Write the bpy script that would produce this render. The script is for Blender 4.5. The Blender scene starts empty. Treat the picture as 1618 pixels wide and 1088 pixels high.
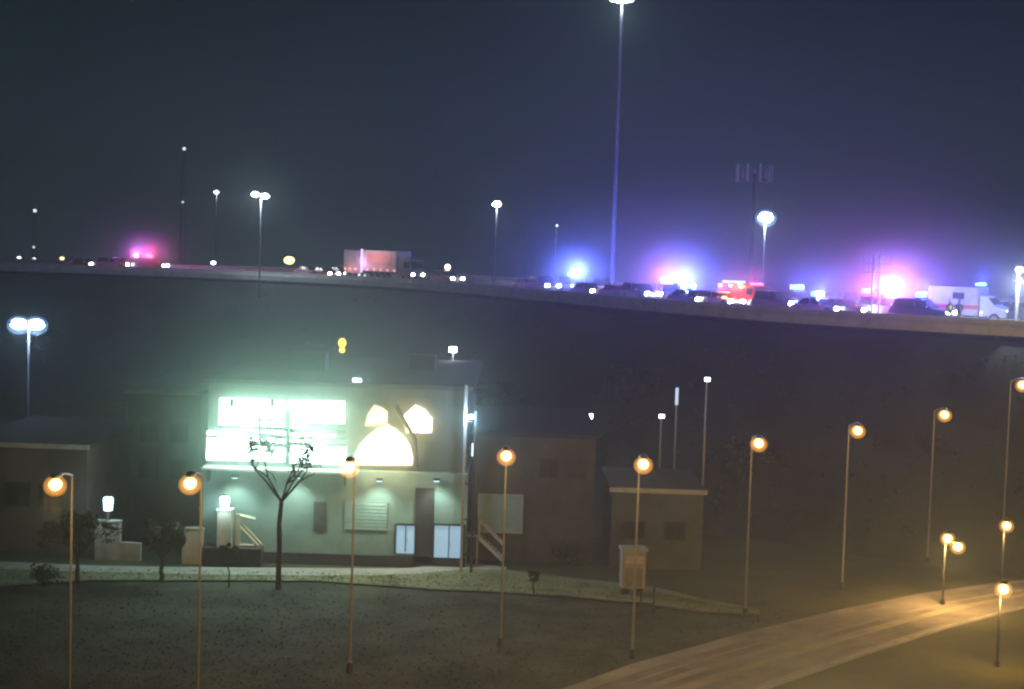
import bpy, bmesh, math, random
from mathutils import Vector, Matrix
random.seed(11)
sc = bpy.context.scene
C = sc.collection

# ------------------------------------------------------------------ camera
FPX, W, H = 2400.0, 1618.0, 1088.0
CAMZ = 20.0
PITCH, ROLL = math.atan(149 / FPX), math.radians(1.8)
fw = Vector((0, math.cos(PITCH), -math.sin(PITCH)))
r0, u0 = Vector((1, 0, 0)), Vector((0, math.sin(PITCH), math.cos(PITCH)))
RR = r0 * math.cos(ROLL) + u0 * math.sin(ROLL)
UU = -r0 * math.sin(ROLL) + u0 * math.cos(ROLL)
cd = bpy.data.cameras.new('camera')
cd.sensor_width = 36.0
cd.lens = FPX / W * 36.0
cd.clip_start, cd.clip_end = 0.5, 5000
cam = bpy.data.objects.new('camera', cd)
C.objects.link(cam)
cam.matrix_world = Matrix(((RR.x, UU.x, -fw.x, 0), (RR.y, UU.y, -fw.y, 0), (RR.z, UU.z, -fw.z, CAMZ), (0, 0, 0, 1)))
sc.camera = cam

# ------------------------------------------------------------------ night sky
world = bpy.data.worlds.new('World')
sc.world = world
world.use_nodes = True
nt = world.node_tree
bg = nt.nodes['Background']
tc = nt.nodes.new('ShaderNodeTexCoord')
sp = nt.nodes.new('ShaderNodeSeparateXYZ')
rp = nt.nodes.new('ShaderNodeValToRGB')
nt.links.new(tc.outputs['Generated'], sp.inputs[0])
nt.links.new(sp.outputs['Z'], rp.inputs[0])
nt.links.new(rp.outputs[0], bg.inputs['Color'])
rp.color_ramp.elements[0].position = 0.0
rp.color_ramp.elements[0].color = (0.017, 0.032, 0.038, 1)
rp.color_ramp.elements[1].position = 0.17
rp.color_ramp.elements[1].color = (0.002, 0.009, 0.010, 1)
bg.inputs['Strength'].default_value = 1.0

# ------------------------------------------------------------------ exposure and sampling
sc.view_settings.view_transform = 'Standard'
sc.view_settings.look = 'None'
sc.view_settings.exposure = 0.0
sc.view_settings.gamma = 1.0
sc.view_settings.use_curve_mapping = False
cy = sc.cycles
cy.use_denoising = True
cy.max_bounces = 4
cy.diffuse_bounces = 2
cy.glossy_bounces = 2
cy.transmission_bounces = 2
cy.transparent_max_bounces = 8
cy.volume_bounces = 0
cy.sample_clamp_indirect = 4.0
cy.filter_width = 2.4
cy.caustics_reflective = False
cy.caustics_refractive = False
HAZE = 0.0011

# ------------------------------------------------------------------ pixel helpers (place a thing at a real depth)
def ray(px, py):
    return fw + RR * ((px - W / 2) / FPX) + UU * ((H / 2 - py) / FPX)
def at(px, py, Y):
    r = ray(px, py)
    return Vector((0, 0, CAMZ)) + r * (Y / r.y)
def gr(px, py, z=0.0):
    r = ray(px, py)
    return Vector((0, 0, CAMZ)) + r * ((z - CAMZ) / r.z)

# ------------------------------------------------------------------ materials
MC = {}
def mat(name, col, rough=0.8, metal=0.0, col2=None, scale=3.0, bump=0.0, detail=6.0, spec=0.3, coat=0.0):
    if name in MC: return MC[name]
    m = bpy.data.materials.new(name); m.use_nodes = True
    n = m.node_tree.nodes; l = m.node_tree.links
    b = n['Principled BSDF']
    b.inputs['Base Color'].default_value = (*col, 1)
    b.inputs['Roughness'].default_value = rough
    b.inputs['Metallic'].default_value = metal
    b.inputs['Specular IOR Level'].default_value = spec
    if coat: b.inputs['Coat Weight'].default_value = coat
    if col2 is None: col2 = tuple(c * 0.72 for c in col)
    g = n.new('ShaderNodeNewGeometry')
    t = n.new('ShaderNodeTexNoise'); t.inputs['Scale'].default_value = scale; t.inputs['Detail'].default_value = detail
    t.inputs['Roughness'].default_value = 0.65
    l.new(g.outputs['Position'], t.inputs['Vector'])
    r = n.new('ShaderNodeValToRGB')
    r.color_ramp.elements[0].position = 0.35; r.color_ramp.elements[0].color = (*col2, 1)
    r.color_ramp.elements[1].position = 0.65; r.color_ramp.elements[1].color = (*col, 1)
    l.new(t.outputs['Fac'], r.inputs[0]); l.new(r.outputs[0], b.inputs['Base Color'])
    if bump:
        bp = n.new('ShaderNodeBump'); bp.inputs['Strength'].default_value = bump
        bp.inputs['Distance'].default_value = 0.05
        t2 = n.new('ShaderNodeTexNoise'); t2.inputs['Scale'].default_value = scale * 7; t2.inputs['Detail'].default_value = 4
        l.new(g.outputs['Position'], t2.inputs['Vector'])
        l.new(t2.outputs['Fac'], bp.inputs['Height']); l.new(bp.outputs[0], b.inputs['Normal'])
    MC[name] = m
    return m
def emis(name, col, strength, sample=False):
    if name in MC: return MC[name]
    m = bpy.data.materials.new(name); m.use_nodes = True
    b = m.node_tree.nodes['Principled BSDF']
    b.inputs['Base Color'].default_value = (0.3, 0.3, 0.3, 1)
    b.inputs['Roughness'].default_value = 0.3
    b.inputs['Emission Color'].default_value = (*col, 1)
    b.inputs['Emission Strength'].default_value = strength
    try: m.cycles.emission_sampling = 'FRONT' if sample else 'NONE'
    except Exception: pass
    MC[name] = m
    return m

asphalt = mat('asphalt', (0.046, 0.047, 0.045), 0.85, col2=(0.022, 0.023, 0.023), scale=0.16, bump=0.4)
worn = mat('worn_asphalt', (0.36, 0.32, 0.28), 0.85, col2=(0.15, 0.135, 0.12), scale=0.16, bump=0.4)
hiwayroad = mat('highway_asphalt', (0.10, 0.10, 0.10), 0.8, col2=(0.06, 0.06, 0.06), scale=0.3)
soil = mat('dry_grass_soil', (0.085, 0.085, 0.045), 0.95, col2=(0.045, 0.05, 0.028), scale=0.2, bump=0.7)
lawn = mat('lawn', (0.24, 0.26, 0.16), 0.95, col2=(0.13, 0.155, 0.085), scale=0.5, bump=0.8)
field = mat('rough_dark_grass', (0.076, 0.086, 0.062), 0.95, col2=(0.016, 0.021, 0.017), scale=0.28, detail=9, bump=0.8)
slopegrass = mat('slope_grass', (0.062, 0.074, 0.070), 0.95, col2=(0.028, 0.036, 0.036), scale=0.12, bump=0.8)
concrete = mat('concrete', (0.42, 0.41, 0.38), 0.85, col2=(0.30, 0.29, 0.27), scale=1.2, bump=0.2)
kerbm = mat('kerb_concrete', (0.36, 0.35, 0.32), 0.85, col2=(0.22, 0.22, 0.2), scale=1.5)
paint_y = mat('yellow_road_paint', (0.45, 0.33, 0.1), 0.7, col2=(0.2, 0.16, 0.09), scale=.8)
paint_w = mat('white_road_paint', (0.5, 0.5, 0.48), 0.7, col2=(0.2, 0.2, 0.19), scale=.8)
galv = mat('galvanised_steel', (0.42, 0.43, 0.43), 0.45, 0.6, scale=6)
polem = mat('weathered_pole', (0.21, 0.225, 0.25), 0.7, 0.2, scale=5)
darkmet = mat('dark_metal', (0.05, 0.052, 0.055), 0.5, 0.4, scale=6)
wallgreen = mat('grey_green_render', (0.24, 0.34, 0.31), 0.8, col2=(0.17, 0.25, 0.23), scale=0.5, bump=0.1)
walldark = mat('dark_cladding', (0.10, 0.115, 0.11), 0.7, col2=(0.065, 0.075, 0.07), scale=0.6)
wallbrown = mat('brown_render', (0.115, 0.102, 0.092), 0.85, col2=(0.07, 0.062, 0.058), scale=0.5, bump=0.1)
plinthm = mat('dark_plinth', (0.055, 0.052, 0.05), 0.8, scale=1.0)
cream = mat('cream_render', (0.62, 0.58, 0.46), 0.8, col2=(0.5, 0.47, 0.37), scale=0.9, bump=0.1)
roofm = mat('roof_membrane', (0.05, 0.052, 0.055), 0.8, scale=0.5)
trimm = mat('pale_trim', (0.5, 0.5, 0.47), 0.6, scale=2)
tealm = mat('teal_board', (0.30, 0.44, 0.41), 0.6, col2=(0.24, 0.37, 0.35), scale=0.8)
bark = mat('bark', (0.06, 0.05, 0.04), 0.95, col2=(0.035, 0.03, 0.025), scale=4, bump=0.6)
leafm = mat('leaf', (0.055, 0.075, 0.035), 0.7, col2=(0.03, 0.045, 0.02), scale=1.2)
leafd = mat('dark_leaf', (0.04, 0.055, 0.03), 0.7, col2=(0.02, 0.03, 0.016), scale=0.8)
tyre = mat('tyre_rubber', (0.02, 0.02, 0.02), 0.9)
rimm = mat('wheel_rim', (0.4, 0.4, 0.4), 0.35, 0.8)
carglass = mat('car_glass', (0.015, 0.018, 0.02), 0.08, spec=0.6)
glassdk = mat('dark_window_glass', (0.03, 0.035, 0.04), 0.1, spec=0.6)
whitep = mat('white_paint', (0.75, 0.75, 0.74), 0.35, coat=0.4)
redp = mat('red_paint', (0.45, 0.03, 0.025), 0.3, coat=0.5)
chrome = mat('brushed_aluminium', (0.6, 0.6, 0.6), 0.3, 0.9)

e_sod = emis('sodium_lens', (1.0, 0.58, 0.15), 7.0)
e_white = emis('white_lens', (0.82, 0.95, 1.0), 45)
e_blue_w = emis('blue_white_lens', (0.55, 0.8, 1.0), 50)
e_head = emis('headlight_lens', (0.9, 0.97, 1.0), 45)
e_tail = emis('tail_light_lens', (1.0, 0.05, 0.03), 5)
e_pblue = emis('blue_beacon', (0.05, 0.14, 1.0), 12)
e_pred = emis('red_beacon', (1.0, 0.05, 0.10), 12)
e_pwhite = emis('white_strobe', (0.55, 0.75, 1.0), 22)
e_ppink = emis('pink_white_strobe', (1.0, 0.62, 0.85), 18)
e_amber = emis('amber_lens', (1.0, 0.62, 0.05), 6)
e_orange = emis('orange_lens', (1.0, 0.25, 0.08), 14)
e_cyan = emis('cyan_panel', (0.45, 0.9, 1.0), 1.4)
e_win = emis('cool_lit_pane', (0.70, 1.0, 0.87), 15, True)
e_warm = emis('warm_lit_pane', (1.0, 0.74, 0.42), 8, True)
e_orangew = emis('amber_lit_pane', (1.0, 0.62, 0.26), 2.6, True)
e_door = emis('blue_lit_door_glass', (0.28, 0.52, 0.72), 0.75)
e_lant = emis('lantern_glass', (0.6, 0.9, 1.0), 3.2)
e_far = emis('far_lamp', (0.8, 0.92, 0.95), 12)
e_truckstrip = emis('violet_marker_strip', (0.75, 0.5, 1.0), 1.6)
e_truckred = emis('red_marker', (1.0, 0.3, 0.2), 2.5)

def halo_mat(name, col, strength):                    # added emissive volume that draws a glow halo round a lens
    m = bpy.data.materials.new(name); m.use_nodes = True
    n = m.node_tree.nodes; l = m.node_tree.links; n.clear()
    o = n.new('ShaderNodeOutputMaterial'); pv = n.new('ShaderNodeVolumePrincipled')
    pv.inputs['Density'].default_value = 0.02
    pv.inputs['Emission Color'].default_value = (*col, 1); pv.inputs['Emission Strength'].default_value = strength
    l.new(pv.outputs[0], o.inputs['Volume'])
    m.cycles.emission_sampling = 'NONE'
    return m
halo_sod = halo_mat('amber_halo', (1.0, .40, .06), 1.0)
halo_blue = halo_mat('blue_halo', (.25, .5, 1.0), .4)
# ------------------------------------------------------------------ mesh helpers
class MB:
    def __init__(s): s.bm = bmesh.new()
    def box(s, cx, cy, cz, sx, sy, sz, rz=0.0, bev=0.0, rx=0.0, ry=0.0):
        M = Matrix.Translation((cx, cy, cz)) @ Matrix.Rotation(rz, 4, 'Z') @ Matrix.Rotation(ry, 4, 'Y') @ Matrix.Rotation(rx, 4, 'X') @ Matrix.Diagonal((sx, sy, sz, 1))
        r = bmesh.ops.create_cube(s.bm, size=1.0, matrix=M)
        if bev:
            ed = list({e for v in r['verts'] for e in v.link_edges})
            bmesh.ops.bevel(s.bm, geom=ed, offset=bev, segments=2, affect='EDGES', profile=0.5)
        return s
    def tube(s, p, q, r1, r2=None, seg=10):
        p, q = Vector(p), Vector(q); r2 = r1 if r2 is None else r2
        d = q - p
        M = Matrix.Translation((p + q) / 2) @ d.to_track_quat('Z', 'Y').to_matrix().to_4x4()
        bmesh.ops.create_cone(s.bm, cap_ends=True, segments=seg, radius1=r1, radius2=r2, depth=d.length, matrix=M)
        return s
    def ball(s, c, rx, ry, rz, seg=12):
        M = Matrix.Translation(c) @ Matrix.Diagonal((rx, ry, rz, 1))
        bmesh.ops.create_uvsphere(s.bm, u_segments=seg, v_segments=max(6, seg // 2), radius=1, matrix=M)
        return s
    def prism(s, pts, off):                     # polygon swept along an offset vector
        off = Vector(off)
        a = [s.bm.verts.new(Vector(p)) for p in pts]
        b = [s.bm.verts.new(Vector(p) + off) for p in pts]
        n = len(pts)
        s.bm.faces.new(a); s.bm.faces.new(list(reversed(b)))
        for i in range(n):
            s.bm.faces.new([a[(i + 1) % n], a[i], b[i], b[(i + 1) % n]])
        return s
    def poly(s, pts):
        s.bm.faces.new([s.bm.verts.new(Vector(p)) for p in pts]); return s
    def strip(s, A, B):                         # quad strip between two polylines
        va = [s.bm.verts.new(Vector(p)) for p in A]; vb = [s.bm.verts.new(Vector(p)) for p in B]
        for i in range(len(A) - 1):
            s.bm.faces.new([va[i], va[i + 1], vb[i + 1], vb[i]])
        return s
    def mesh(s, name, m, smooth=False):
        bmesh.ops.recalc_face_normals(s.bm, faces=s.bm.faces)
        me = bpy.data.meshes.new(name); s.bm.to_mesh(me); s.bm.free()
        me.materials.append(m)
        if smooth:
            for p in me.polygons: p.use_smooth = True
        return me
    def build(s, name, m, parent=None, smooth=False):
        return link(name, s.mesh(name, m, smooth), parent)
def link(name, me, parent=None):
    o = bpy.data.objects.new(name, me); C.objects.link(o)
    if parent: o.parent = parent
    return o
def tag(o, label, cat, group=None):
    o['label'] = label; o['category'] = cat
    if group: o['group'] = group
    return o
def thing(name, label, cat, loc=(0, 0, 0), rz=0.0, group=None):
    o = bpy.data.objects.new(name, None); C.objects.link(o)
    o.empty_display_size = 0.3
    o.location = loc; o.rotation_euler = (0, 0, rz)
    return tag(o, label, cat, group)
def struct(o):
    o['kind'] = 'structure'; return o
def lamp(parent, loc, col, power, r=0.15, typ='POINT', rot=None, angle=2.4, blend=0.6):
    ld = bpy.data.lights.new('lamp_light', typ); ld.color = col; ld.energy = power; ld.shadow_soft_size = r
    if typ == 'SPOT': ld.spot_size = angle; ld.spot_blend = blend
    o = bpy.data.objects.new('lamp_light', ld); C.objects.link(o); o.parent = parent; o.location = loc
    if rot: o.rotation_euler = rot
    return o
def dup(root, loc, rz=None, label=None):
    r = root.copy(); C.objects.link(r); r.location = loc
    if rz is not None: r.rotation_euler = (0, 0, rz)
    if label: r['label'] = label
    for ch in list(root.children):
        c = ch.copy(); C.objects.link(c); c.parent = r
        for g in list(ch.children):
            d = g.copy(); C.objects.link(d); d.parent = c
    return r

# ------------------------------------------------------------------ setting: ground, road, verge
b = MB()
N = 40
vs = [[b.bm.verts.new((-700 + 1400 * i / N, -60 + 1000 * j / N, 0)) for j in range(N + 1)] for i in range(N + 1)]
for i in range(N):
    for j in range(N):
        b.bm.faces.new([vs[i][j], vs[i + 1][j], vs[i + 1][j + 1], vs[i][j + 1]])
struct(b.build('ground', soil))

def gpoly(name, up, lo, m, z):
    b = MB(); b.strip([gr(x, y, z) for x, y in up], [gr(x, y, z) for x, y in lo])
    return struct(b.build(name, m))
# rough dark grass in the foreground
gpoly('grass_field', [(-150, 932), (0, 926), (150, 917), (330, 917), (500, 918), (700, 932), (850, 938), (1000, 950), (1105, 966), (1200, 972), (1330, 966)],
      [(-150, 1250), (0, 1250), (150, 1250), (330, 1250), (500, 1220), (640, 1180), (740, 1140), (860, 1100), (980, 1062), (1130, 1020), (1300, 975)], field, 0.004)
# slip road sweeping to the right
ru = [(640, 1190), (740, 1146), (860, 1098), (1000, 1048), (1180, 998), (1330, 962), (1450, 938), (1560, 922), (1720, 905)]
rl = [(820, 1290), (960, 1200), (1080, 1135), (1210, 1090), (1370, 1034), (1500, 992), (1590, 968), (1670, 950), (1800, 928)]
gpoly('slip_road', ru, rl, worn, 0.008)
def lerp2(a, b, t): return (a[0] + (b[0] - a[0]) * t, a[1] + (b[1] - a[1]) * t)
def resample(pl, n):
    out = []
    L = len(pl) - 1
    for k in range(n + 1):
        t = k / n * L; i = min(int(t), L - 1); out.append(lerp2(pl[i], pl[i + 1], t - i))
    return out
def line_on(name, t0, wid, m, z, dash=None):
    A = [gr(*p) for p in resample(ru, 64)]; B = [gr(*p) for p in resample(rl, 64)]
    mid = [a.lerp(bb, t0) for a, bb in zip(A, B)]
    b = MB()
    for i in range(len(mid) - 1):
        if dash and (i % 4) >= 2: continue
        p, q = mid[i], mid[i + 1]; nrm = Vector((-(q - p).y, (q - p).x, 0)).normalized() * wid / 2
        b.poly([(p + nrm).to_3d() + Vector((0, 0, z)), (p - nrm) + Vector((0, 0, z)), (q - nrm) + Vector((0, 0, z)), (q + nrm) + Vector((0, 0, z))])
    return struct(b.build(name, m))
line_on('yellow_edge_line', 0.60, 0.16, paint_y, 0.014)
tread = mat('tyre_worn_tarmac', (0.27, 0.235, 0.205), 0.85, col2=(0.13, 0.115, 0.10), scale=.3, bump=.3)
for t_, w_ in ((.20, .7), (.33, .7), (.50, .6), (.72, .8), (.84, .7)): line_on('tyre_track', t_, w_, tread, 0.010)
line_on('white_edge_line', 0.95, 0.12, paint_w, 0.014)
# grass verge and pavement in front of the building
vu = [(-150, 884), (0, 886), (150, 893), (330, 897), (500, 899), (600, 900), (700, 892), (780, 897), (900, 912), (1030, 926), (1110, 945), (1200, 962)]
vl = [(-150, 931), (0, 925), (150, 916), (330, 916), (500, 917), (600, 924), (700, 931), (780, 934), (900, 942), (1030, 955), (1110, 966), (1200, 970)]
vu, vl = resample(vu, 44), resample(vl, 44)
b = MB()
b.strip([gr(x, y, 0.11) for x, y in vu], [gr(x, y, 0.11) for x, y in vl])
struct(b.build('grass_verge', lawn))
b = MB()
for P in (vl,):
    for i in range(len(P) - 1):
        p, q = gr(*P[i]), gr(*P[i + 1])
        d = (q - p); m = (p + q) / 2
        b.box(m.x, m.y, 0.065, d.length, 0.16, 0.13, math.atan2(d.y, d.x))
struct(b.build('kerb', kerbm))
b = MB()
A = [gr(x, y, 0.13) for x, y in resample([(-150, 884), (0, 887), (130, 893), (330, 896), (500, 897), (640, 898), (740, 889), (800, 895)], 30)]
B = [gr(x, y, 0.13) for x, y in resample([(-150, 896), (0, 898), (130, 903), (330, 907), (500, 909), (640, 908), (740, 898), (800, 901)], 30)]
b.strip(A, B); struct(b.build('pavement', concrete))
# grass tufts along the verge
b = MB()
rng = random.Random(5)
for k in range(2600):
    t = rng.random() * 43.99; i = int(t); f = t - i; s = rng.uniform(0.25, 1.0)
    pu, pl = lerp2(vu[i], vu[i + 1], f), lerp2(vl[i], vl[i + 1], f)
    x, y = lerp2(pu, pl, s); p = gr(x, y, 0.11)
    a = rng.random() * 6.28; h = rng.uniform(0.04, 0.12); w = rng.uniform(0.03, 0.08)
    dx, dy = math.cos(a) * w, math.sin(a) * w
    b.poly([p + Vector((-dx, -dy, 0)), p + Vector((dx, dy, 0)), p + Vector((rng.uniform(-.1, .1), rng.uniform(-.1, .1), h))])
o = b.build('grass', lawn); o['kind'] = 'stuff'
b = MB()
for k in range(9000):
    px, py = rng.uniform(-60, 1250), 925 + 190 * rng.random() ** .8
    lim = 1e9
    for (xa, ya), (xb, yb) in zip(ru, ru[1:]):
        if xa <= px <= xb: lim = ya + (yb - ya) * (px - xa) / (xb - xa) - 6
    if py > lim: continue
    p = gr(px, py, 0.0)
    a = rng.random() * 6.28; h = rng.uniform(0.03, 0.10); w = rng.uniform(0.03, 0.07); dx, dy = math.cos(a) * w, math.sin(a) * w
    b.poly([p + Vector((-dx, -dy, 0)), p + Vector((dx, dy, 0)), p + Vector((rng.uniform(-.15, .15), rng.uniform(-.15, .15), h))])
o = b.build('field_grass', field); o['kind'] = 'stuff'

# ------------------------------------------------------------------ highway on its embankment
DECK = 15.5
HW = [(-260, 216), (-60, 212), (150, 210), (300, 207), (480, 200), (620, 190), (720, 177), (800, 164), (900, 150), (1000, 139), (1120, 129), (1240, 121), (1370, 116), (1500, 112), (1620, 109), (1800, 105), (2100, 100)]
def hd(px):
    for (a, da), (c, dc) in zip(HW, HW[1:]):
        if a <= px <= c: return da + (dc - da) * (px - a) / (c - a)
    return HW[0][1] if px < HW[0][0] else HW[-1][1]
def hx(px, d):                                   # X of a deck-level point seen at px, depth d
    k = (px - W / 2) / FPX
    y = 545
    for _ in range(4):
        p = at(px, y, d); y += (p.z - DECK) * FPX / d
    return p.x
ST = []
for k in range(81):
    px = -260 + 2360 * k / 80
    ST.append(Vector((hx(px, hd(px)), hd(px), DECK)))
for _ in range(6):
    ST = [ST[0]] + [(ST[i - 1] + ST[i] * 2 + ST[i + 1]) / 4 for i in range(1, len(ST) - 1)] + [ST[-1]]
NR = []
for i in range(len(ST)):
    d = ST[min(i + 1, len(ST) - 1)] - ST[max(i - 1, 0)]
    NR.append(Vector((-d.y, d.x, 0)).normalized())       # points away from the camera
WID = 26.0
def stp(i):                                      # the bank stands steeper beside the slip road
    px = -260 + 2360 * i / 80; t = min(1, max(0, (px - 1080) / 260)); return 1 - .42 * t * t * (3 - 2 * t)
def off(i, o, z): return ST[i] + NR[i] * o + Vector((0, 0, z - DECK))
b = MB(); b.strip([off(i, -0.2, DECK) for i in range(81)], [off(i, WID, DECK) for i in range(81)])
struct(b.build('highway_road', hiwayroad))
b = MB()
rng = random.Random(3)
rows = []
for i in range(81):
    row = []
    for o_, z_ in ((-0.7, DECK - 0.9), (-3, 14.0), (-7, 10.6), (-11, 7.2), (-15, 3.8), (-18, 1.2), (-22, -0.05)):
        p = off(i, o_ * (stp(i) if o_ < -1 else 1), z_); p.z += rng.uniform(-0.35, 0.35) if z_ > 0.5 and o_ < -1 else 0
        row.append(b.bm.verts.new(p))
    rows.append(row)
for i in range(80):
    for j in range(6):
        b.bm.faces.new([rows[i][j], rows[i + 1][j], rows[i + 1][j + 1], rows[i][j + 1]])
fr = []
for i in range(81):
    fr.append([b.bm.verts.new(off(i, WID + 0.6, DECK - 0.6)), b.bm.verts.new(off(i, WID + 26, -0.05))])
for i in range(80):
    b.bm.faces.new([fr[i][0], fr[i + 1][0], fr[i + 1][1], fr[i][1]])
struct(b.build('embankment', slopegrass, smooth=True))
for nm, o_ in (('lane_marking', 4.2), ('lane_marking', 8.0), ('lane_marking', 17.5), ('lane_marking', 21.3)):
    b = MB()
    for i in range(0, 80, 1):
        a0, a1 = off(i, o_, DECK + 0.006), off(i + 1, o_, DECK + 0.006)
        a1 = a0.lerp(a1, 0.4)
        b.poly([a0, a1, a1 + NR[i] * 0.15, a0 + NR[i] * 0.15])
    struct(b.build(nm, paint_w))

lit_pale = mat('lit_pale_concrete', (.68, .67, .64), .8, col2=(.52, .51, .49), scale=.9)  # near parapet's lit look put into a paler concrete colour
def parapet(name, label, o_, hgt, flip):
    root = thing(name, label, 'barrier', ST[40] + NR[40] * o_)
    for k in range(0, 80, 2):
        b = MB()
        prof = [(-0.28, -0.55), (0.28, -0.55), (0.26, 0.12), (0.12, 0.42), (0.10, hgt), (-0.10, hgt), (-0.16, 0.3), (-0.28, 0.1)]
        rings = []
        for ii, t in ((k, 0.004), (k + 1, 0.0), (k + 2, -0.004)):
            base = off(ii, o_, DECK)
            if t: 
                other = off(ii + (1 if t > 0 else -1), o_, DECK); base = base.lerp(other, 0.008)
            rings.append([b.bm.verts.new(base + NR[ii] * u * (1 if not flip else -1) + Vector((0, 0, v)) - root.location) for u, v in prof])
        n = len(prof)
        for A, B in zip(rings, rings[1:]):
            for i in range(n): b.bm.faces.new([A[i], A[(i + 1) % n], B[(i + 1) % n], B[i]])
        b.bm.faces.new(rings[0]); b.bm.faces.new(list(reversed(rings[-1])))
        b.build('barrier_section', concrete if flip else lit_pale, root)
    return root
parapet('highway_parapet', 'pale concrete parapet along the near edge of the raised highway', -0.45, 0.62, False)
parapet('highway_parapet', 'concrete median barrier between the two carriageways of the raised highway', 12.8, 0.82, True)
# steel guard rail on far edge
root = thing('guard_rail', 'steel guard rail along the far edge of the raised highway', 'guard rail', ST[40] + NR[40] * WID)
b = MB(); b.strip([off(i, WID + .1, DECK + 0.45) - root.location for i in range(81)], [off(i, WID + .1, DECK + 0.78) - root.location for i in range(81)])
b.strip([off(i, WID + .16, DECK + 0.78) - root.location for i in range(81)], [off(i, WID + .16, DECK + 0.45) - root.location for i in range(81)])
b.build('rail_beam', galv, root)
pm = None
for i in range(0, 81, 1):
    p = off(i, WID + .3, DECK) - root.location
    if pm is None:
        pm = MB().box(0, 0, 0.35, 0.12, 0.12, 0.9).mesh('post', galv)
    q = link('post', pm, root); q.location = p

# ------------------------------------------------------------------ trees
def leaf_cloud(b, c, rx, ry, rz, n, size, rng):
    for _ in range(n):
        while True:
            u = Vector((rng.uniform(-1, 1), rng.uniform(-1, 1), rng.uniform(-1, 1)))
            if u.length <= 1: break
        u = u.normalized() * (u.length ** 0.6)
        p = Vector(c) + Vector((u.x * rx, u.y * ry, u.z * rz))
        d1 = Vector((rng.gauss(0, 1), rng.gauss(0, 1), rng.gauss(0, .6))).normalized() * size * rng.uniform(.5, 1.2)
        d2 = d1.cross(Vector((rng.gauss(0, 1), rng.gauss(0, 1), rng.gauss(0, 1)))).normalized() * size * 0.45
        b.poly([p - d1, p + d2, p + d1, p - d2])
def tree(name, label, base, h, cr, seed, crown_h=None, leaves=1500, size=0.16, trunk_r=0.14, m=None, group='street trees on the grass verge', clear=0.32, bare=False):
    rng = random.Random(seed)
    root = thing(name, label, 'tree', base, 0, group)
    b = MB()
    p = Vector((0, 0, -0.1)); tips = []
    hh = h * clear
    prev = p; r = trunk_r
    for k in range(1, 5):
        q = Vector((rng.uniform(-.05, .05) * k * .5, rng.uniform(-.05, .05) * k * .5, hh * k / 4)); b.tube(prev, q, r, r * .93, 8); prev = q; r *= .93
    def grow(p, d, L, r, depth):
        q = p + d * L; b.tube(p, q, r, r * .68, 6)
        if depth == 0: tips.append(q); return
        tips.append(q)
        for _ in range(rng.choice((2, 3, 3))):
            nd = (d + Vector((rng.gauss(0, .5), rng.gauss(0, .5), rng.gauss(.1, .35)))).normalized()
            grow(q, nd, L * rng.uniform(.6, .82), r * .66, depth - 1)
    for k in range(5):
        a = 6.28 * k / 5 + rng.uniform(-.4, .4)
        d = Vector((math.cos(a) * .6, math.sin(a) * .6, rng.uniform(.6, 1.1))).normalized()
        grow(prev, d, (h - hh) * .33, r * .6, 4 if bare else 2)
    # keep the limbs inside the crown volume
    for v in b.bm.verts:
        rad = math.hypot(v.co.x, v.co.y)
        if rad > cr * 1.02: v.co.x *= cr * 1.02 / rad; v.co.y *= cr * 1.02 / rad
        if v.co.z > h: v.co.z = h - rng.random() * .2
    b.build('trunk', bark, root)
    tips = [Vector((t.x * min(1, cr / max(.01, math.hypot(t.x, t.y))), t.y * min(1, cr / max(.01, math.hypot(t.x, t.y))), min(t.z, h))) for t in tips]
    if leaves:
        b = MB()
        for _ in range(max(10, leaves // 26)):
            t = rng.choice(tips); c = t + Vector((rng.gauss(0, cr * .14), rng.gauss(0, cr * .14), rng.gauss(0, cr * .14)))
            s = cr * rng.uniform(.13, .3)
            leaf_cloud(b, c, s, s, s * .8, 26, size, rng)
        b.build('crown', m or leafm, root)
    return root
def gtree(px, py, *a, **k):
    p = gr(px, py, 0.1); return tree(a[0], a[1], p, *a[2:], **k)
gtree(122, 918, 'street_tree', 'dark street tree on the verge beside the leftmost tall sodium lamp', 4.6, 1.7, 1)
gtree(255, 917, 'street_tree', 'dark round-crowned street tree in front of the cream wall end', 3.9, 1.25, 2, leaves=1300)
gtree(362, 925, 'street_tree', 'thin sapling on the verge in front of the cream pillar with lantern', 3.2, .5, 3, leaves=160, trunk_r=.06)
gtree(440, 928, 'bare_tree', 'bare branching tree standing dark against the bright upper windows', 10.0, 1.9, 21, leaves=1000, trunk_r=.17, size=.10, clear=.5, bare=True)
gtree(843, 937, 'street_tree', 'short dark sapling on the verge between the stairs and the grey kiosk', 1.6, .3, 6, leaves=70, trunk_r=.06)
# shrubs
def shrub(px, py, label, r, h, seed, z=0.1):
    rng = random.Random(seed); p = gr(px, py, z)
    root = thing('shrub', label, 'shrub', p, 0, 'shrubs along the verge and the building')
    b = MB()
    for _ in range(9):
        a = rng.random() * 6.28; b.tube((0, 0, 0), (math.cos(a) * r * .5, math.sin(a) * r * .5, h * .6), .03, .012, 5)
    b.build('stem', bark, root)
    b = MB()
    for _ in range(26):
        leaf_cloud(b, (rng.gauss(0, r * .4), rng.gauss(0, r * .4), rng.uniform(.2, .9) * h), r * .35, r * .35, h * .22, 22, .12, rng)
    b.build('foliage', leafd, root)
shrub(70, 928, 'dark shrub at the kerb beside the leftmost sodium lamp pole', .8, 1.4, 31)
shrub(900, 890, 'low dark shrub against the brown annex wall left of the grey kiosk', 1.1, 1.4, 32)
shrub(835, 880, 'low dark shrub beside the white stair of the brown annex', 1.0, 1.2, 33)
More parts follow.
